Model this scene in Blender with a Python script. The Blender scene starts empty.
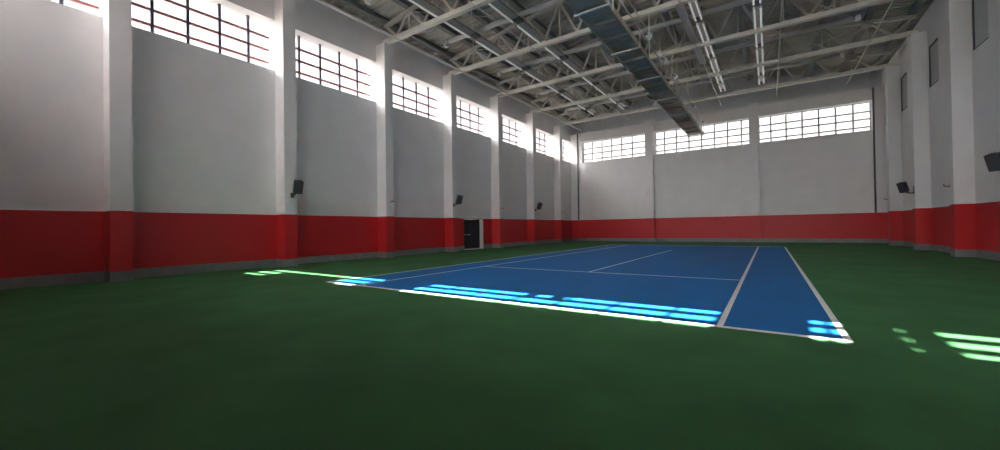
import bpy, bmesh, math
from mathutils import Vector, Matrix

S = bpy.context.scene
COL = S.collection

# ------------------------------------------------------------------ materials
def mat(name, color, rough=0.6, metal=0.0, vary=0.0, vscale=3.0, bump=0.0, bscale=40.0, spec=0.5):
    m = bpy.data.materials.new(name); m.use_nodes = True
    nt = m.node_tree; b = nt.nodes['Principled BSDF']
    b.inputs['Base Color'].default_value = (*color, 1)
    b.inputs['Roughness'].default_value = rough
    b.inputs['Metallic'].default_value = metal
    b.inputs['Specular IOR Level'].default_value = spec
    geo = nt.nodes.new('ShaderNodeNewGeometry')
    if vary:
        n = nt.nodes.new('ShaderNodeTexNoise'); n.inputs['Scale'].default_value = vscale
        n.inputs['Detail'].default_value = 5
        nt.links.new(geo.outputs['Position'], n.inputs['Vector'])
        r = nt.nodes.new('ShaderNodeMapRange')
        r.inputs['From Min'].default_value = 0.3; r.inputs['From Max'].default_value = 0.7
        r.inputs['To Min'].default_value = 1 - vary; r.inputs['To Max'].default_value = 1 + vary
        nt.links.new(n.outputs['Fac'], r.inputs['Value'])
        mx = nt.nodes.new('ShaderNodeMix'); mx.data_type = 'RGBA'; mx.blend_type = 'MULTIPLY'
        mx.inputs['Factor'].default_value = 1
        mx.inputs['A'].default_value = (*color, 1)
        nt.links.new(r.outputs['Result'], mx.inputs['B'])
        nt.links.new(mx.outputs['Result'], b.inputs['Base Color'])
    if bump:
        n2 = nt.nodes.new('ShaderNodeTexNoise'); n2.inputs['Scale'].default_value = bscale
        nt.links.new(geo.outputs['Position'], n2.inputs['Vector'])
        bp = nt.nodes.new('ShaderNodeBump'); bp.inputs['Strength'].default_value = bump
        bp.inputs['Distance'].default_value = 0.01
        nt.links.new(n2.outputs['Fac'], bp.inputs['Height'])
        nt.links.new(bp.outputs['Normal'], b.inputs['Normal'])
    return m

def wall_material():
    """white emulsion above a red dado, the two paints meeting at 2.12 m"""
    m = bpy.data.materials.new('painted_wall'); m.use_nodes = True
    nt = m.node_tree; b = nt.nodes['Principled BSDF']; L = nt.links.new
    geo = nt.nodes.new('ShaderNodeNewGeometry'); sep = nt.nodes.new('ShaderNodeSeparateXYZ')
    L(geo.outputs['Position'], sep.inputs[0])
    gt = nt.nodes.new('ShaderNodeMath'); gt.operation = 'GREATER_THAN'; gt.inputs[1].default_value = 2.12
    L(sep.outputs['Z'], gt.inputs[0])
    n = nt.nodes.new('ShaderNodeTexNoise'); n.inputs['Scale'].default_value = 0.9; n.inputs['Detail'].default_value = 6
    L(geo.outputs['Position'], n.inputs['Vector'])
    r = nt.nodes.new('ShaderNodeMapRange')
    r.inputs['From Min'].default_value = 0.3; r.inputs['From Max'].default_value = 0.7
    r.inputs['To Min'].default_value = 0.965; r.inputs['To Max'].default_value = 1.035
    L(n.outputs['Fac'], r.inputs['Value'])
    mx = nt.nodes.new('ShaderNodeMix'); mx.data_type = 'RGBA'
    mx.inputs['A'].default_value = RED; mx.inputs['B'].default_value = WHITE
    L(gt.outputs[0], mx.inputs['Factor'])
    mu = nt.nodes.new('ShaderNodeMix'); mu.data_type = 'RGBA'; mu.blend_type = 'MULTIPLY'; mu.inputs['Factor'].default_value = 1
    L(mx.outputs['Result'], mu.inputs['A']); L(r.outputs['Result'], mu.inputs['B'])
    L(mu.outputs['Result'], b.inputs['Base Color'])
    rr = nt.nodes.new('ShaderNodeMapRange'); rr.inputs['To Min'].default_value = 0.42; rr.inputs['To Max'].default_value = 0.75
    L(gt.outputs[0], rr.inputs['Value']); L(rr.outputs['Result'], b.inputs['Roughness'])
    # faint courses of the plastered blocks
    wv = nt.nodes.new('ShaderNodeTexWave'); wv.bands_direction = 'Z'; wv.inputs['Scale'].default_value = 1.25
    wv.inputs['Distortion'].default_value = 1.0
    L(geo.outputs['Position'], wv.inputs['Vector'])
    bp = nt.nodes.new('ShaderNodeBump'); bp.inputs['Strength'].default_value = 0.04; bp.inputs['Distance'].default_value = 0.01
    L(wv.outputs['Fac'], bp.inputs['Height']); L(bp.outputs['Normal'], b.inputs['Normal'])
    return m

def glass_material(name, tint, gloss=0.06):
    m = bpy.data.materials.new(name); m.use_nodes = True
    nt = m.node_tree; nt.nodes.remove(nt.nodes['Principled BSDF'])
    out = nt.nodes['Material Output']
    t = nt.nodes.new('ShaderNodeBsdfTransparent'); t.inputs[0].default_value = (*tint, 1)
    g = nt.nodes.new('ShaderNodeBsdfGlossy'); g.inputs['Roughness'].default_value = 0.05
    mx = nt.nodes.new('ShaderNodeMixShader'); mx.inputs[0].default_value = gloss
    nt.links.new(t.outputs[0], mx.inputs[1]); nt.links.new(g.outputs[0], mx.inputs[2])
    nt.links.new(mx.outputs[0], out.inputs['Surface'])
    return m

WHITE = (0.84, 0.82, 0.82, 1)
RED = (0.60, 0.022, 0.028, 1)
M = {}
M['wall'] = wall_material()
M['green'] = mat('green_floor', (0.054, 0.168, 0.068), 0.62, vary=0.16, vscale=0.9, bump=0.06, bscale=220, spec=0.03)
M['blue'] = mat('blue_court', (0.014, 0.145, 0.41), 0.55, vary=0.06, vscale=1.1, bump=0.05, bscale=220, spec=0.03)
M['line'] = mat('line_paint', (0.76, 0.77, 0.78), 0.6, vary=0.08, vscale=9)
M['base'] = mat('grey_plinth', (0.24, 0.27, 0.28), 0.6, vary=0.12, vscale=4)
M['deck'] = mat('roof_sheet', (0.58, 0.535, 0.47), 0.65, vary=0.25, vscale=0.5)
M['gable'] = mat('gable_sheet', (0.74, 0.75, 0.78), 0.65, vary=0.06, vscale=0.8)
M['chord'] = mat('pale_steel', (0.80, 0.77, 0.69), 0.45, vary=0.06, vscale=2)
M['web'] = mat('web_steel', (0.66, 0.63, 0.56), 0.5, vary=0.08, vscale=2)
M['purlin'] = mat('purlin_steel', (0.28, 0.28, 0.27), 0.55, vary=0.1, vscale=1.5)
M['catwalk'] = mat('blue_grey_steel', (0.56, 0.48, 0.38), 0.5, vary=0.1, vscale=2)
M['catwalk_light'] = mat('galvanised_beam', (0.66, 0.66, 0.64), 0.45, vary=0.1, vscale=3)
M['whitemetal'] = mat('white_metal', (0.90, 0.89, 0.87), 0.4, vary=0.03)
M['louvre'] = mat('grey_louvre', (0.38, 0.37, 0.35), 0.35, vary=0.04)
M['black'] = mat('black_plastic', (0.045, 0.047, 0.055), 0.45, vary=0.1, vscale=12)
M['grille'] = mat('speaker_grille', (0.06, 0.062, 0.07), 0.6, bump=0.5, bscale=260)
M['door'] = mat('dark_door', (0.018, 0.020, 0.032), 0.45, vary=0.1, vscale=3)
M['darkpipe'] = mat('dark_pipe', (0.12, 0.12, 0.125), 0.5, vary=0.08)
M['greypipe'] = mat('grey_pipe', (0.70, 0.69, 0.67), 0.45, vary=0.05)
M['barred'] = mat('red_brown_bar', (0.42, 0.17, 0.17), 0.5, vary=0.08)
M['barmull'] = mat('dark_mullion', (0.10, 0.085, 0.13), 0.5, vary=0.08)
M['barpale'] = mat('pale_bar', (0.75, 0.70, 0.72), 0.5, vary=0.06)
M['glass'] = glass_material('window_glass', (0.97, 0.97, 0.97))
M['greyglass'] = mat('grey_glass', (0.50, 0.52, 0.51), 0.3, vary=0.05)
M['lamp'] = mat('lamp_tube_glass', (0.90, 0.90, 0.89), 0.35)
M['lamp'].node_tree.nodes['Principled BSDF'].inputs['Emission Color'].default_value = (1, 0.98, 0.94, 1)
M['lamp'].node_tree.nodes['Principled BSDF'].inputs['Emission Strength'].default_value = 0.036  # faint glow added so the unlit tubes show as white lines
M['steel'] = mat('brushed_steel', (0.55, 0.55, 0.55), 0.35, metal=0.6)

# ------------------------------------------------------------------ mesh helper
class MB:
    def __init__(s): s.bm = bmesh.new()
    def box(s, a, b, T=None):
        x0, y0, z0 = a; x1, y1, z1 = b
        v = [(x0,y0,z0),(x1,y0,z0),(x1,y1,z0),(x0,y1,z0),(x0,y0,z1),(x1,y0,z1),(x1,y1,z1),(x0,y1,z1)]
        if T: v = [T @ Vector(p) for p in v]
        v = [s.bm.verts.new(p) for p in v]
        for f in ((0,3,2,1),(4,5,6,7),(0,1,5,4),(1,2,6,5),(2,3,7,6),(3,0,4,7)):
            s.bm.faces.new([v[i] for i in f])
        return s
    def cbox(s, c, d, T=None):
        return s.box([c[i]-d[i]/2 for i in range(3)], [c[i]+d[i]/2 for i in range(3)], T)
    def frame(s, p, q):
        p, q = Vector(p), Vector(q); d = (q-p); L = d.length; d.normalize()
        up = Vector((0,0,1)) if abs(d.z) < 0.95 else Vector((0,1,0))
        r = d.cross(up).normalized(); u = r.cross(d)
        return Matrix(((r.x,d.x,u.x,p.x),(r.y,d.y,u.y,p.y),(r.z,d.z,u.z,p.z),(0,0,0,1))), L
    def beam(s, p, q, w, h):
        T, L = s.frame(p, q)
        return s.box((-w/2,0,-h/2), (w/2,L,h/2), T)
    def ibeam(s, p, q, w, h, t=0.02):
        T, L = s.frame(p, q)
        s.box((-w/2,0,-h/2), (w/2,L,-h/2+t), T); s.box((-w/2,0,h/2-t), (w/2,L,h/2), T)
        return s.box((-t/2,0,-h/2+t), (t/2,L,h/2-t), T)
    def tube(s, pts, r, n=10, cap=True):
        pts = [Vector(p) for p in pts]; rings = []
        for i, p in enumerate(pts):
            a = pts[max(i-1,0)]; b = pts[min(i+1,len(pts)-1)]
            T, _ = s.frame(a, b)
            X = T.col[0].xyz; Z = T.col[2].xyz
            rr = r[i] if isinstance(r, (list,tuple)) else r
            rings.append([s.bm.verts.new(p + (X*math.cos(2*math.pi*k/n)+Z*math.sin(2*math.pi*k/n))*rr) for k in range(n)])
        for A, B in zip(rings, rings[1:]):
            for k in range(n):
                f = s.bm.faces.new((A[k],A[(k+1)%n],B[(k+1)%n],B[k])); f.smooth = True
        if cap:
            s.bm.faces.new(rings[0][::-1]); s.bm.faces.new(rings[-1])
        return s
    def poly_prism(s, pts, axis, a, b):
        """pts: outline in the two other axes, extruded along axis from a to b"""
        def mk(p, t):
            if axis == 0: return (t, p[0], p[1])
            if axis == 1: return (p[0], t, p[1])
            return (p[0], p[1], t)
        A = [s.bm.verts.new(mk(p,a)) for p in pts]; B = [s.bm.verts.new(mk(p,b)) for p in pts]
        n = len(pts)
        s.bm.faces.new(A); s.bm.faces.new(B[::-1])
        for i in range(n): s.bm.faces.new((A[i],B[i],B[(i+1)%n],A[(i+1)%n]))
        return s
    def build(s, name, material, parent=None, bevel=0.0, loc=None):
        bmesh.ops.recalc_face_normals(s.bm, faces=s.bm.faces)
        me = bpy.data.meshes.new(name); s.bm.to_mesh(me); s.bm.free()
        o = bpy.data.objects.new(name, me); me.materials.append(material)
        COL.objects.link(o)
        if parent: o.parent = parent
        if loc: o.location = loc
        if bevel:
            m = o.modifiers.new('bevel', 'BEVEL'); m.width = bevel; m.segments = 2; m.limit_method = 'ANGLE'
        return o

def thing(name, label, cat, loc=(0,0,0), group=None, rot=None):
    o = bpy.data.objects.new(name, None); COL.objects.link(o)
    o.empty_display_size = 0.2
    o.location = loc
    if rot: o.rotation_euler = rot
    o['label'] = label; o['category'] = cat
    if group: o['group'] = group
    return o
def tag(o, label, cat, group=None):
    o['label'] = label; o['category'] = cat
    if group: o['group'] = group
    return o
def struct(o, label=None, cat=None):
    o['kind'] = 'structure'
    if label: o['label'] = label
    if cat: o['category'] = cat
    return o
def copy_thing(o, loc, label):
    c = o.copy(); COL.objects.link(c); c.location = loc; c['label'] = label
    for ch in list(o.children):
        d = ch.copy(); COL.objects.link(d); d.parent = c
        for g in list(ch.children):
            e = g.copy(); COL.objects.link(e); e.parent = d
    return c
ORD = ['first','second','third','fourth','fifth','sixth','seventh','eighth']

# ------------------------------------------------------------------ hall dimensions (metres)
XL, XLF = -12.05, -11.36        # left wall plane, front face of its pilasters
XR, XRF = 11.42, 10.85
YB, YF = 31.10, -8.20           # back wall, wall behind the camera
T = 0.70                        # wall thickness
Z0, Z1 = 8.10, 10.19            # high windows
ZB0, ZB1 = 7.90, 10.00          # those of the back wall
ZTOP = 12.05
SP = 5.08; FAR = [-2.75 + SP*k for k in range(-1, 7)]; PW = 0.50
PIL = [(f-PW, f) for f in FAR if f - PW > YF]
PIL = [(YF, FAR[0])] + PIL if FAR[0] > YF and PIL[0][1] != FAR[0] else PIL
PTOP = 11.04
XC = -0.25                      # ridge line
def roofz(x): return 12.08 + 0.15*(11.15 - abs(x-XC))   # top of the trusses

# ------------------------------------------------------------------ floor and court
f = MB(); f.box((XL-T, YF-T, -0.2), (XR+T, YB+T+0.4, 0.0)); struct(f.build('floor', M['green']))
court = thing('tennis_court', 'blue tennis court surface with pale boundary lines on green floor', 'tennis court', (0,0,0))
MB().box((-5.50,-0.02,0.0), (5.52,24.4,0.004)).build('court_surface', M['blue'], court)
def line(name, a, b):
    MB().box((a[0],a[1],0.0035), (b[0],b[1],0.0065)).build(name, M['line'], court)
line('baseline', (-5.50,-0.05), (5.52,0.05)); line('baseline', (-5.50,23.72), (5.52,23.82))
line('doubles_sideline', (-5.51,0.05), (-5.44,23.72)); line('doubles_sideline', (5.44,0.05), (5.52,23.72))
line('singles_sideline', (-4.15,0.05), (-4.09,23.72)); line('singles_sideline', (4.075,0.05), (4.155,23.72))
line('service_line', (-4.09,5.455), (4.075,5.515)); 
line('centre_service_line', (-0.03,5.515), (0.03,18.255))

# ------------------------------------------------------------------ walls
DOOR = (13.88, 16.00, 2.12)
def bays():
    out = []; prev = YF
    for a, b in PIL:
        if a > prev + 0.05: out.append((prev, a))
        prev = b
    out.append((prev, YB)); return out
BAYS = bays()

w = MB()
w.box((XL-T, YF-T, 0), (XL, DOOR[0], Z0)); w.box((XL-T, DOOR[1], 0), (XL, YB+T, Z0)); w.box((XL-T, DOOR[0], DOOR[2]), (XL, DOOR[1], Z0))
w.box((XL-T, YF-T, Z1), (XL, YB+T, ZTOP))
prev = YF-T
for a, b in BAYS:
    if a > prev: w.box((XL-T, prev, Z0), (XL, a, Z1))
    prev = b
w.box((XL-T, prev, Z0), (XL, YB+T, Z1))
for a, b in PIL: w.box((XL, a, 0), (XLF, b, PTOP))
struct(w.build('wall_left', M['wall']))

SLOT = 1.45
w = MB()
w.box((XR, YF-T, 0), (XR+T, YB+T, Z0)); w.box((XR, YF-T, Z1), (XR+T, YB+T, ZTOP))
prev = YF-T; SLOTS = []
for a, b in BAYS:
    s0, s1 = b-SLOT, b
    if b - a < 2: continue
    w.box((XR, prev, Z0), (XR+T, s0, Z1)); prev = s1; SLOTS.append((s0, s1))
w.box((XR, prev, Z0), (XR+T, YB+T, Z1))
for a, b in PIL: w.box((XRF, a, 0), (XR, b, PTOP))
struct(w.build('wall_right', M['wall']))

WX = [(-10.80,-4.62), (-3.77,3.66), (4.12,10.77)]
BPIL = [(-4.52,-3.85), (3.50,4.10)]
def endwall(name, y0, y1, z0, z1, ztop, pil):
    w = MB()
    w.box((XL, y0, 0), (XR, y1, z0)); w.box((XL, y0, z1), (XR, y1, ztop))
    p = XL
    for a, b in WX: w.box((p, y0, z0), (a, y1, z1)); p = b
    w.box((p, y0, z0), (XR, y1, z1))
    for a, b, c, d in pil: w.box((a, c, 0), (b, d, 11.10))
    return struct(w.build(name, M['wall']))
endwall('wall_back', YB, YB+T, ZB0, ZB1, 10.90, [(a, b, YB-0.35, YB) for a, b in BPIL])
endwall('wall_front', YF-T, YF, Z0, Z1, ZTOP, [])
def gable(name, y, zlow, material):
    g = MB(); pts = [(XL-T, zlow), (XR+T, zlow), (XR+T, roofz(XR+T)+0.3), (XC, roofz(XC)+0.3), (XL-T, roofz(XL-T)+0.3)]
    g.poly_prism(pts, 1, y, y+0.12)
    x = XL
    while zlow > 10 and zlow < 11 and x < XR:
        g.box((x, y-0.03, zlow), (x+0.10, y, roofz(x)+0.15)); x += 0.42
    return struct(g.build(name, material))
gable('wall_gable_back', YB+T, 10.80, M['gable'])
gable('wall_gable_front', YF-T-0.12, 12.0, M['gable'])
# eaves close the roof above the side walls
e = MB()
e.box((XL-T, YF-T, ZTOP), (XL-T+0.12, YB+T, roofz(XL-T)+0.25)); struct(e.build('trim_1', M['gable']))
e = MB()
e.box((XR+T-0.12, YF-T, ZTOP), (XR+T, YB+T, roofz(XR+T)+0.25)); struct(e.build('trim_2', M['gable']))

# eaves added outside the left wall, unseen, to keep high sky glow off its windows
e = MB()
e.box((XL-T-1.15, YF-T-0.6, 10.86), (XL-T, YB+T+0.6, 11.10)); e.box((XL-T-1.15, YF-T-0.6, 11.10), (XL-T-1.0, YB+T+0.6, 11.45))
struct(e.build('trim_3', M['gable']))
# baseboards: a grey plinth that follows every pilaster
BZ = 0.30; BT = 0.015
def plinth(name, wx, fx, sgn, gaps):
    b = MB(); prev = YF
    for a, c in PIL + [(YB, YB)]:
        segs = [(prev, a)]
        for g0, g1 in gaps:
            segs = [q for s in segs for q in (((s[0], g0), (g1, s[1])) if s[0] < g0 and g1 < s[1] else (s,))]
        for s0, s1 in segs:
            if s1 - s0 > 0.02: b.box((min(wx, wx+sgn*BT), s0, 0), (max(wx, wx+sgn*BT), s1, BZ))
        if c > a:
            b.box((min(wx, fx+sgn*BT), a-BT, 0), (max(wx, fx+sgn*BT), c+BT, BZ))
        prev = c
    return struct(b.build(name, M['base']))
plinth('baseboard_left', XL, XLF, 1, [(DOOR[0], DOOR[1])])
plinth('baseboard_right', XR, XRF, -1, [])
b = MB(); b.box((XL, YB-BT, 0), (XR, YB, BZ))
for a, c in BPIL: b.box((a-BT, YB-0.35-BT, 0), (c+BT, YB-BT, BZ))
struct(b.build('baseboard_back', M['base']))
struct(MB().box((XL, YF, 0), (XR, YF+BT, BZ)).build('baseboard_front', M['base']))

# ------------------------------------------------------------------ windows
def win_object(n, label):
    o = bpy.data.objects.new('window_%d' % n, None); COL.objects.link(o); o['kind'] = 'structure'; return o
nwin = 1
HB = [8.53, 9.06, 9.59]
for a, b in BAYS:
    if b - a < 0.5: continue
    o = win_object(nwin, ''); nwin += 1; gx = -12.55
    o.location = (gx, a, Z0)
    fr = MB()
    for z in HB: fr.box((-0.03, 0, z-Z0-0.042), (0.03, b-a, z-Z0+0.042))
    fr.build('window_bars', M['barred'], o)
    mu = MB(); ys = [y for y in (-0.22+1.0*k for k in range(1, 9)) if y < b-a-0.1]
    for y in ys: mu.box((-0.045, y-0.045, 0), (0.045, y+0.045, Z1-Z0))
    mu.build('window_mullions', M['barmull'], o)
    MB().box((-0.07, 0, 0), (-0.055, b-a, Z1-Z0)).build('window_pane', M['glass'], o)

MULL = [[-9.8,-8.81,-7.84,-6.86,-5.86], [-2.98,-1.98,-0.97,0.02,1.0,1.97,2.95], [4.93,5.91,6.90,7.88,8.85,9.81]]
for i, (a, b) in enumerate(WX):
    o = win_object(nwin, ''); nwin += 1; gy = YB + 0.35; o.location = (a, gy, ZB0)
    fr = MB()
    for z in (ZB0+0.02, 8.23, 8.79, 9.31, ZB1-0.02): fr.box((0, -0.025, z-ZB0-0.05), (b-a, 0.025, z-ZB0+0.05))
    fr.build('window_bars', M['barpale'], o)
    mu = MB()
    for x in [a+0.03] + MULL[i] + [b-0.03]: mu.box((x-a-0.05, -0.03, 0), (x-a+0.05, 0.03, ZB1-ZB0))
    mu.build('window_mullions', M['barpale'], o)
    MB().box((0, 0.04, 0), (b-a, 0.055, ZB1-ZB0)).build('window_pane', M['glass'], o)

# the windows behind the camera; the low sun comes through them, with unseen boards added to shape its floor patches
SUN_BOARDS = [[(-9.48,-5.94,2,2), (-9.48,-5.40,0,1)], [(-3.77,-2.80,0,4), (0.05,0.26,3,3), (0.56,0.90,3,3), (0.10,0.16,2,2)], [(4.12,4.75,0,4), (5.06,5.66,0,4), (5.675,6.03,0,4)]]
for i, (a, b) in enumerate(WX):
    o = win_object(nwin, ''); nwin += 1; gy = YF - 0.40; o.location = (a, gy, Z0)
    zs = [Z0, 8.27, 8.81, 9.345, 9.86, Z1]
    fr = MB()
    for z in (8.33, 8.81, 9.335): fr.box((0, -0.12, z-Z0-0.05), (b-a, 0.07, z-Z0+0.05))
    fr.box((0, -0.12, 9.77-Z0), (b-a, 0.07, Z1-Z0)); fr.box((0, -0.12, 0), (b-a, 0.07, 0.06))
    fr.build('window_bars', M['barred'], o)
    mu = MB()
    for x in [a+0.03] + MULL[i] + [b-0.03]: mu.box((x-a-0.04, -0.045, 0), (x-a+0.04, 0.045, Z1-Z0))
    mu.build('window_mullions', M['barmull'], o)
    MB().box((0, -0.15, 0), (b-a, -0.135, Z1-Z0)).build('window_pane', M['glass'], o)
    for x0, x1, r0, r1 in SUN_BOARDS[i]:
        za, zb = zs[r0], zs[r1+1]
        MB().box((x0-a, -0.20, za-Z0), (x1-a, -0.175, zb-Z0)).build('window_board', M['whitemetal'], o)

# narrow grey-glazed openings of the right wall
for s0, s1 in SLOTS:
    o = win_object(nwin, ''); nwin += 1; o.location = (XR+0.08, s0, Z0)
    d = s1-s0; h = Z1-Z0
    fr = MB()
    fr.box((-0.05, 0, 0), (0.05, 0.09, h)); fr.box((-0.05, d-0.09, 0), (0.05, d, h))
    fr.box((-0.05, 0.09, 0), (0.05, d-0.09, 0.08)); fr.box((-0.05, 0.09, h-0.08), (0.05, d-0.09, h))
    fr.build('window_frame', M['darkpipe'], o)
    MB().box((-0.012, 0.09, 0.08), (0.012, d-0.09, h-0.08)).build('window_pane', M['greyglass'], o)
    # blind back of the niche
    MB().box((0.38, 0, 0), (0.41, d, h)).build('window_backing', M['darkpipe'], o)

# ------------------------------------------------------------------ door
d = bpy.data.objects.new('door_1', None); COL.objects.link(d); d['kind'] = 'structure'
d.location = (-12.40, DOOR[0], 0)
DW = DOOR[1]-DOOR[0]
half = (DW-0.12)/2
for k in range(2):
    y0 = 0.055 + k*(half+0.01)
    lf = MB(); lf.box((-0.03, y0, 0.02), (0.02, y0+half, 2.07))
    for z0, z1 in ((0.15,0.85), (1.15,1.95)):
        lf.box((0.02, y0+0.12, z0), (0.028, y0+half-0.12, z1))
    leaf = lf.build('door_leaf', M['door'], d)
    if k: continue
    hb = MB(); hb.box((0.02, y0+0.10, 0.98), (0.10, y0+0.16, 1.06)); hb.box((0.02, y0+half-0.16, 0.98), (0.10, y0+half-0.10, 1.06))
    hb.tube([(0.10, y0+0.08, 1.02), (0.10, y0+half-0.08, 1.02)], 0.022)
    hb.build('panic_bar', M['steel'], leaf)
fr = MB(); fr.box((-0.06, 0, 0), (0.04, 0.05, 2.13)); fr.box((-0.06, DW-0.05, 0), (0.04, DW, 2.13)); fr.box((-0.06, 0.05, 2.08), (0.04, DW-0.05, 2.13))
fr.build('door_frame', M['door'], d)
MB().box((0.04, 0.0, 0.0), (0.37, DW-0.03, 0.05)).build('door_threshold', M['whitemetal'], d)
MB().box((0.04, DW-0.03, 0.0), (0.355, DW, 2.12)).build('door_reveal', M['whitemetal'], d)
MB().box((0.04, 0.0, 2.09), (0.35, DW-0.03, 2.12)).build('door_lining', M['door'], d)

# ------------------------------------------------------------------ roof
c = MB()
ya, yb = YF-T-0.1, YB+T+0.12
n = int((yb-ya)/0.30)
for sgn in (-1, 1):
    xe = XL-T if sgn < 0 else XR+T
    prof = []
    for i in range(n+1):
        y = ya + (yb-ya)*i/n
        prof += [(y, 0.0), (y+0.10, 0.0), (y+0.14, 0.06), (y+0.26, 0.06)]
    A = [c.bm.verts.new((xe, y, roofz(xe)+0.24+z)) for y, z in prof]
    B = [c.bm.verts.new((XC, y, roofz(XC)+0.24+z)) for y, z in prof]
    for i in range(len(prof)-1): c.bm.faces.new((A[i], A[i+1], B[i+1], B[i]))
o = c.build('ceiling', M['deck']); struct(o)
sm = o.modifiers.new('thick', 'SOLIDIFY'); sm.thickness = 0.03; sm.offset = 1

PX = [-11.2, -9.5, -7.6, -5.7, -3.8, -1.9, -0.12, 0.12, 1.9, 3.8, 5.7, 7.6, 9.5, 11.2]
PN = ['nearest the left wall','second from the left wall','third from the left wall','fourth from the left wall','fifth from the left wall','sixth from the left wall',
      'just left of the roof ridge','just right of the roof ridge',
      'sixth from the right wall','fifth from the right wall','fourth from the right wall','third from the right wall','second from the right wall','nearest the right wall']
for dx, nm in zip(PX, PN):
    x = XC+dx; z = roofz(x)+0.115
    b = MB(); b.ibeam((0,0,0), (0, yb-ya-0.5, 0), 0.28, 0.23)
    o = b.build('purlin', M['purlin'], loc=(x, ya+0.25, z-0.005))
    tag(o, 'dark steel purlin under roof sheets, ' + nm, 'purlin', 'roof purlins')

TY = [f - PW/2 for f in FAR][1:]           # a truss on every pair of pilasters
BN = [-10.45,-8.55,-6.65,-4.75,-2.85,-0.95,0.95,2.85,4.75,6.65,8.55,10.45]
TN = [-11.25,-9.5,-7.6,-5.7,-3.8,-1.9,0.0,1.9,3.8,5.7,7.6,9.5,11.25]
ZC = 11.04
def make_truss(y, label):
    t = thing('roof_truss', label, 'roof truss', (XC, y, ZC), 'roof trusses')
    b = MB(); b.box((XLF-0.3-XC, -0.12, 0), (XRF+0.3-XC, 0.12, 0.22)); b.build('bottom_chord', M['chord'], t, bevel=0.02)
    tz = lambda x: roofz(x+XC) - ZC - 0.09
    for s in (-1, 1):
        xe = s*11.35
        b = MB(); b.beam((xe,0,tz(xe)), (0,0,tz(0)), 0.18, 0.16); b.build('top_chord', M['web'], t)
    for i in range(len(BN)):
        for j in (i, i+1):
            b = MB(); b.beam((BN[i],0,0.20), (TN[j],0,tz(TN[j])), 0.10, 0.10); b.build('diagonal', M['web'], t)
    for x in TN[1:-1]:
        b = MB(); b.beam((x,0,0.20), (x,0,tz(x)), 0.07, 0.07); b.build('post', M['web'], t)
    for s in (-1, 1):
        b = MB(); zz = tz(9.5)
        b.poly_prism([(s*9.5-0.32,zz-0.02),(s*9.5-0.16,zz-0.32),(s*9.5+0.16,zz-0.32),(s*9.5+0.32,zz-0.02),(s*9.5,zz+0.08)], 1, -0.06, 0.06)
        b.build('gusset_plate', M['web'], t)
    return t
for k, y in enumerate(TY):
    i = len(TY)-1-k
    nm = 'pale steel roof truss nearest the back wall' if i == 0 else 'pale steel roof truss, %s from the back wall' % ORD[i]
    if k == 0: tr = make_truss(y, nm)
    else: copy_thing(tr, (XC, y, ZC), nm)

# long tubes hung between the trusses
MID = [y + SP/2 for y in TY[1:]][:5]
def make_tube(y, label):
    t = thing('heating_tube', label, 'tube', (0, y, 11.60), 'pale tubes between the roof trusses')
    MB().tube([(-9.45,0,0), (8.4,0,0)], 0.12, 14).build('tube_body', M['greypipe'], t)
    e = MB(); pts = [(-9.45,0,0)] + [(-9.45-0.22*math.sin(a), 0, -0.22*(1-math.cos(a))) for a in (0.4,0.8,1.2,1.57)]
    e.tube(pts, [0.125,0.15,0.15,0.15,0.13], 14); e.build('elbow', M['whitemetal'], t)
    e = MB(); e.tube([(8.4,0,0),(8.45,0,0),(8.6,0,0)], [0.12,0.15,0.15], 14); e.build('end_cap', M['whitemetal'], t)
    for x in (-8.8,-6.6,-1.4,2.4,6.3,7.9):
        MB().tube([(x,0,0.115), (x,0,roofz(x)+0.22-11.60)], 0.015, 6).build('hanger_rod', M['web'], t)
    return t
for k, y in enumerate(MID):
    i = len(MID)-1-k
    nm = 'long pale tube across the roof in the %s truss bay from the back wall' % ORD[i]
    if k == 0: tb = make_tube(y, nm)
    else: copy_thing(tb, (0, y, 11.60), nm)

# rows of strip lights along the hall
def make_light(loc, L, label, wide):
    t = thing('strip_light', label, 'strip light', loc, 'strip lights under the roof')
    w = 0.21 if wide else 0.17
    h = MB(); h.poly_prism([(-w,0.0),(-w+0.07,0.14),(w-0.07,0.14),(w,0.0),(w-0.02,0.0),(w-0.085,0.12),(-w+0.085,0.12),(-w+0.02,0.0)], 1, -L/2, L/2)
    h.build('housing', M['louvre'] if wide else M['whitemetal'], t)
    MB().box((-w+0.05,-L/2,0.05), (w-0.05,L/2,0.06)).build('louvre', M['louvre'], t)
    for s in ((-1,) if wide else (-1, 1)):
        MB().box((s*w-0.014,-L/2,-0.10), (s*w+0.014,L/2,0.0)).build('reflector_edge', M['whitemetal'], t)
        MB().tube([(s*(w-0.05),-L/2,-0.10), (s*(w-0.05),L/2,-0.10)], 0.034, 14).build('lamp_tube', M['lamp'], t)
    MB().box((-w+0.03,L/2+0.02,0.0), (w-0.03,L/2+0.45,0.12)).build('connector', M['darkpipe'], t)
    for y in (-L*0.35, L*0.35): MB().tube([(0,y,0.11), (0,y,0.90)], 0.012, 6).build('hanger_rod', M['web'], t)
    return t
ROWS = [(-7.6,'row nearest the left wall'), (-5.02,'second row from the left wall'), (2.1,'row right of the walkway'), (4.43,'row nearest the right wall')]
for x, nm in ROWS:
    ys = [y for y in TY if y > (0 if x < 0 else 6)]
    for k, y in enumerate(ys):
        i = len(ys)-1-k
        lab = 'pale strip light in the %s, %s' % (nm, 'nearest the back wall' if i == 0 else ORD[i] + ' from the back wall')
        loc = (x, y, 11.31)
        if i == 0:
            make_light((x, y-1.55, 11.31), 1.3, lab, x < 0)
        elif k == 0: sl = make_light(loc, 4.55, lab, x < 0)
        else: copy_thing(sl, loc, lab)

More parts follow.
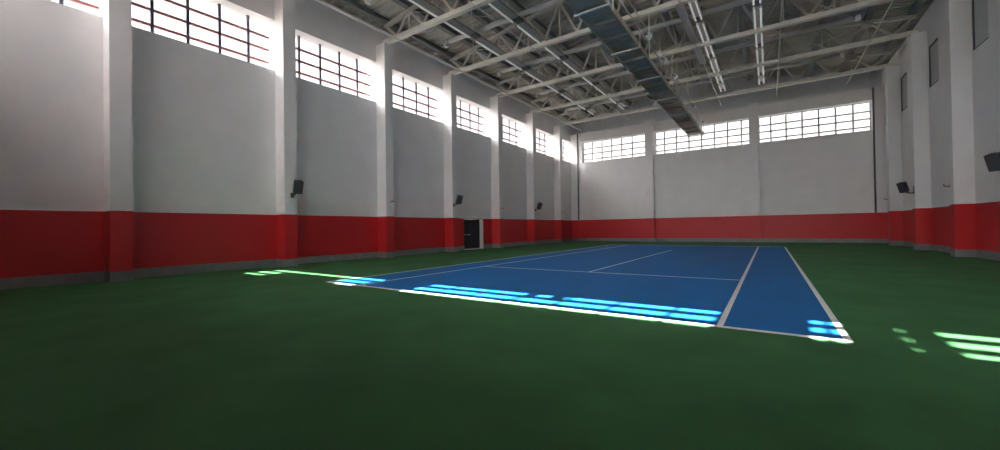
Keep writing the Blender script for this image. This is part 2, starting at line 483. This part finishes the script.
# cable tray beside the row right of the walkway
t = thing('cable_tray', 'pale cable tray beside the strip lights right of the walkway', 'cable tray', (1.55, 0, 11.28))
b = MB(); b.box((-0.14,6,0), (0.14,20.5,0.012)); b.build('tray_floor', M['greypipe'], t)
for s in (-1,1): MB().box((s*0.14-0.012,6,0.0), (s*0.14+0.012,20.5,0.09)).build('tray_side', M['whitemetal'], t)
MB().tube([(0.03,6,0.035),(0.03,20.5,0.035)], 0.022, 8).build('cable', M['black'], t)

# thin rods under the trusses
for x, y0, nm in ((9.28,-3.2,'nearest the right wall'), (5.32,-3.2,'second from the right wall'), (1.68,-3.2,'third from the right wall'), (-5.55,-3.2,'nearest the left wall')):
    o = MB().tube([(0,0,0),(0,33.0,0)], 0.022, 8).build('steel_rod', M['greypipe'], loc=(x, y0, 11.018))
    tag(o, 'thin steel rod running lengthwise under the trusses, ' + nm, 'rod', 'steel rods under the trusses')
o = MB().tube([(0,0,0),(0,38.6,0)], 0.045, 10).build('conduit_pipe', M['greypipe'], loc=(-10.55, YF+0.2, 10.994))
tag(o, 'grey pipe running under the truss ends beside the left wall', 'pipe')
for x, nm in ((-11.23,'left'), (10.83,'right')):
    o = MB().tube([(0,0,0),(0,0,8.72)], 0.05, 10).build('drain_pipe', M['darkpipe'], loc=(x, YB-0.062, 2.13))
    tag(o, 'dark vertical pipe on the back wall beside its %s corner' % nm, 'pipe', 'corner pipes')

# roof bracing
for k in range(2, len(TY)-1):
    for s in (-1, 1):
        y0, y1 = TY[k], TY[k+1]
        xa, xb = XC+s*5.7, XC+s*9.5
        o = thing('roof_brace', 'crossed steel roof braces by the %s wall, %s bay from the back wall' % ('left' if s < 0 else 'right', ORD[len(TY)-2-k]), 'roof brace', (XC+s*7.6, (y0+y1)/2, roofz(XC+s*7.6)), 'crossed roof braces')
        o0 = Vector(o.location)
        for p, q in (((xa,y0),(xb,y1)), ((xa,y1),(xb,y0))):
            a = Vector((p[0],p[1],roofz(p[0])-0.12)) - o0; bb = Vector((q[0],q[1],roofz(q[0])-0.12)) - o0
            MB().tube([a, bb], 0.03, 8).build('brace_rod', M['web'], o)

for k in range(2, len(TY)-1):
    o = thing('cross_brace', 'crossed upright braces in the roof beside the walkway, %s bay from the back wall' % ORD[len(TY)-2-k], 'cross brace', (0.72, TY[k], ZC+0.22), 'upright braces beside the walkway')
    hh = roofz(0.72)-0.18-ZC-0.22
    for za, zb in ((0.02, hh), (hh, 0.02)):
        MB().beam((0, 0.13, za), (0, SP-0.13, zb), 0.06, 0.06).build('brace_bar', M['web'], o)
    MB().beam((0, 0.13, hh*0.5), (0, SP-0.13, hh*0.5), 0.05, 0.05).build('tie_bar', M['web'], o)

# ------------------------------------------------------------------ walkway
CX0, CX1, CZ, CY0, CY1 = -0.79, 0.33, 8.95, -2.0, 30.15
t = thing('roof_walkway', 'long blue-grey steel walkway hung under the roof, ending before the back wall', 'walkway', (0, 0, CZ))
g = MB(); g.box((CX0+0.006, CY0, 0.13), (CX1-0.006, CY1, 0.15))
y = CY0+0.9
while y < CY1-0.1:
    g.box((CX0+0.006, y-0.012, 0.118), (CX1-0.006, y+0.012, 0.13)); y += 0.325
g.build('deck', M['catwalk'], t)
for x in (CX0, CX1):
    b = MB(); s = 1 if x == CX0 else -1
    b.box((x-0.006, CY0, 0), (x+0.006, CY1, 0.22)); b.box((x, CY0, 0), (x+s*0.07, CY1, 0.012)); b.box((x, CY0, 0.208), (x+s*0.07, CY1, 0.22))
    b.build('side_channel', M['catwalk'], t)
y = CY1 - 0.02; k = 0
while y > CY0:
    lit = k % 3 == 0
    b = MB()
    if lit: b.box((CX0-0.08, y-0.05, -0.05), (CX1+0.08, y+0.05, 0.0))
    else: b.box((CX0+0.01, y-0.04, 0.02), (CX1-0.01, y+0.04, 0.125))
    b.build('cross_beam', M['catwalk_light'] if lit else M['catwalk'], t)  # every third beam paler, its lit look put into the colour
    if lit:
        for x in (CX0-0.04, CX1+0.04):
            MB().box((x-0.02, y-0.02, 0.0), (x+0.02, y+0.02, 1.25)).build('railing_post', M['catwalk_light'], t)
    y -= 1.30; k += 1
for x in (CX0-0.04, CX1+0.04):
    for z in (0.72, 1.23):
        MB().tube([(x, CY0, z), (x, CY1, z)], 0.022, 8).build('handrail', M['greypipe'], t)
for z in (0.72, 1.23):
    MB().tube([(CX0-0.04, CY1, z), (CX1+0.04, CY1, z)], 0.022, 8).build('end_rail', M['greypipe'], t)
for y in TY:
    for x in (CX0-0.04, CX1+0.04):
        MB().box((x-0.025, y-0.025, 0.0), (x+0.025, y+0.025, ZC-CZ)).build('hanger', M['chord'], t)

# small floodlights clamped to the walkway rail
def make_flood(loc, label):
    t = thing('floodlight', label, 'floodlight', loc, 'floodlights on the walkway rail')
    MB().cbox((0,0,0), (0.16,0.30,0.24)).build('lamp_housing', M['greypipe'], t, bevel=0.03)
    MB().cbox((0.085,0,0), (0.012,0.26,0.20)).build('lamp_glass', M['whitemetal'], t)
    b = MB(); b.box((-0.10,-0.18,-0.02),(0.02,-0.16,0.02)); b.box((-0.10,0.16,-0.02),(0.02,0.18,0.02)); b.box((-0.12,-0.18,-0.03),(-0.10,0.18,0.03))
    b.build('clamp', M['darkpipe'], t)
    t.rotation_euler = (0, math.radians(35), 0)
    return t
FY = [(11.6,'nearest the camera'), (14.7,'second from the camera'), (17.3,'third from the camera'), (24.0,'fourth from the camera'), (29.3,'farthest from the camera')]
for k, (y, nm) in enumerate(FY):
    loc = (CX1+0.17, y, CZ+0.80); lab = 'small pale floodlight on the walkway rail, ' + nm
    if k == 0: fl = make_flood(loc, lab)
    else: copy_thing(fl, loc, lab)

# ------------------------------------------------------------------ loudspeakers and brackets
def make_speaker(label, loc, s, yaw):
    """loc = foot of the wall plate on a pilaster face; s = +1 looks towards +x"""
    t = thing('loudspeaker', label, 'loudspeaker', loc, 'loudspeakers on the pilasters')
    pl = MB(); pl.box((0,-0.07,-0.06), (0.02,0.07,0.14)) if s > 0 else pl.box((-0.02,-0.05,-0.02), (0,0.05,0.40))
    pl.build('wall_plate', M['black'], t)
    am = MB(); am.tube([(s*0.02,0,0.06), (s*0.16,0,0.05), (s*0.34,0,0.13)], 0.035, 10); am.build('bracket_arm', M['black'], t)
    R = Matrix.Translation((s*(0.42 if s > 0 else 0.38), 0, 0.36)) @ Matrix.Rotation(-s*math.radians(yaw), 4, 'Z') @ Matrix.Rotation(s*math.radians(24), 4, 'Y')
    b = MB(); w, h, dp = 0.37, 0.54, 0.24
    v = []
    for x, hw in ((-dp/2, w*0.36), (dp/2, w*0.5)):
        for yy, zz in ((-hw,-h/2),(hw,-h/2),(hw,h/2),(-hw,h/2)):
            v.append(b.bm.verts.new(R @ Vector((s*x, yy, zz))))
    for q in ((0,1,2,3),(4,5,6,7),(0,1,5,4),(1,2,6,5),(2,3,7,6),(3,0,4,7)): b.bm.faces.new([v[i] for i in q])
    c = b.build('cabinet', M['black'], t, bevel=0.02)
    g = MB(); x0, x1 = sorted((s*(dp/2), s*(dp/2+0.015)))
    g.box((x0, -w/2+0.02, -h/2+0.02), (x1, w/2-0.02, h/2-0.02), R); g.build('grille', M['grille'], t, bevel=0.005)
    return t
for y, nm in ((FAR[2]-0.20,'nearest speaker on the left wall, before the door'), (FAR[4]-0.40,'on the left wall pilaster beside the door'), (FAR[6]-0.36,'on the left wall beyond the door')):
    make_speaker('black tilted loudspeaker ' + nm if nm.startswith('on') else 'black tilted loudspeaker on the left wall nearest the camera', (XLF, y, 2.86), 1, 15)
for y, nm in ((FAR[6]-0.35,'farther along the right wall'), (FAR[4]-0.30,'at the right edge of the photo')):
    make_speaker('black tilted loudspeaker on the right wall, ' + nm, (XRF, y, 2.87), -1, 45)

def make_bracket(label, loc, s):
    t = thing('wall_bracket', label, 'bracket', loc, 'small empty brackets on the pilasters')
    MB().box((min(0,s*0.015),-0.05,-0.08), (max(0,s*0.015),0.05,0.08)).build('wall_plate', M['greypipe'], t)
    b = MB(); b.tube([(s*0.015,0,-0.03),(s*0.15,0,-0.03),(s*0.19,0,0.0),(s*0.20,0,0.07)], 0.022, 8); b.build('arm', M['darkpipe'], t)
    return t
for k, nm in ((3,'third pilaster of the left wall, before the door'), (5,'left wall pilaster just past the door'), (7,'last left wall pilaster, by the far corner')):
    make_bracket('small empty grey bracket on the ' + nm, (XLF, FAR[k]-0.2, 2.90), 1)
for k, nm in ((5,'between the two speakers'), (7,'near the far corner')):
    make_bracket('small empty grey bracket on the right wall, ' + nm, (XRF, FAR[k]-0.2, 2.90), -1)

# ------------------------------------------------------------------ sky and sun
W = bpy.data.worlds.new('sky'); S.world = W; W.use_nodes = True
nt = W.node_tree; bg = nt.nodes['Background']
tc = nt.nodes.new('ShaderNodeTexCoord'); sp = nt.nodes.new('ShaderNodeSeparateXYZ')
nt.links.new(tc.outputs['Generated'], sp.inputs[0])
mr = nt.nodes.new('ShaderNodeMapRange'); mr.inputs['From Min'].default_value = -0.04; mr.inputs['From Max'].default_value = 0.04
nt.links.new(sp.outputs['Z'], mr.inputs['Value'])
mx = nt.nodes.new('ShaderNodeMix'); mx.data_type = 'RGBA'
mx.inputs['A'].default_value = (1.15, 1.09, 1.0, 1); mx.inputs['B'].default_value = (1.0, 0.99, 0.98, 1)
nt.links.new(mr.outputs['Result'], mx.inputs['Factor'])
# the sky is brighter around the sun
dt = nt.nodes.new('ShaderNodeVectorMath'); dt.operation = 'DOT_PRODUCT'; dt.inputs[1].default_value = (0.06, -0.75, 0.66)
nt.links.new(tc.outputs['Generated'], dt.inputs[0])
gl = nt.nodes.new('ShaderNodeMapRange'); gl.interpolation_type = 'SMOOTHSTEP'
gl.inputs['From Min'].default_value = 0.45; gl.inputs['From Max'].default_value = 1.0
gl.inputs['To Min'].default_value = 0.25; gl.inputs['To Max'].default_value = 8.0
nt.links.new(dt.outputs['Value'], gl.inputs['Value'])
nt.links.new(gl.outputs['Result'], bg.inputs['Strength'])
nt.links.new(mx.outputs['Result'], bg.inputs['Color'])

sl = bpy.data.lights.new('sun', 'SUN'); sl.energy = 11.0; sl.angle = math.radians(0.53); sl.color = (1.0, 0.96, 0.90)
so = bpy.data.objects.new('sun', sl); COL.objects.link(so)
dirv = Vector((0.045, 1.0, -1.0)).normalized()
so.rotation_euler = dirv.to_track_quat('-Z', 'Y').to_euler(); so.location = (0, -20, 25)

# ------------------------------------------------------------------ camera
yaw, pit, rol = -0.6024, 0.0081, -0.0150
r = Vector((math.cos(yaw), -math.sin(yaw), 0)); fw = Vector((math.sin(yaw), math.cos(yaw), 0)); u = Vector((0,0,1))
F2 = fw*math.cos(pit) + u*math.sin(pit); U2 = -fw*math.sin(pit) + u*math.cos(pit)
R3 = r*math.cos(rol) + U2*math.sin(rol); U3 = -r*math.sin(rol) + U2*math.cos(rol)
cam = bpy.data.cameras.new('camera'); cam.sensor_width = 36; cam.lens = 36*391.78/1000; cam.clip_start = 0.05; cam.clip_end = 300
co = bpy.data.objects.new('camera', cam); COL.objects.link(co)
co.matrix_world = Matrix(((R3.x,U3.x,-F2.x,4.717),(R3.y,U3.y,-F2.y,-6.270),(R3.z,U3.z,-F2.z,1.4286),(0,0,0,1)))
S.camera = co

S.view_settings.view_transform = 'Standard'; S.view_settings.look = 'None'
S.view_settings.exposure = 2.9; S.view_settings.gamma = 1.0; S.view_settings.use_curve_mapping = False
S.cycles.max_bounces = 12; S.cycles.diffuse_bounces = 8; S.cycles.transparent_max_bounces = 12
S.cycles.sample_clamp_indirect = 6.0
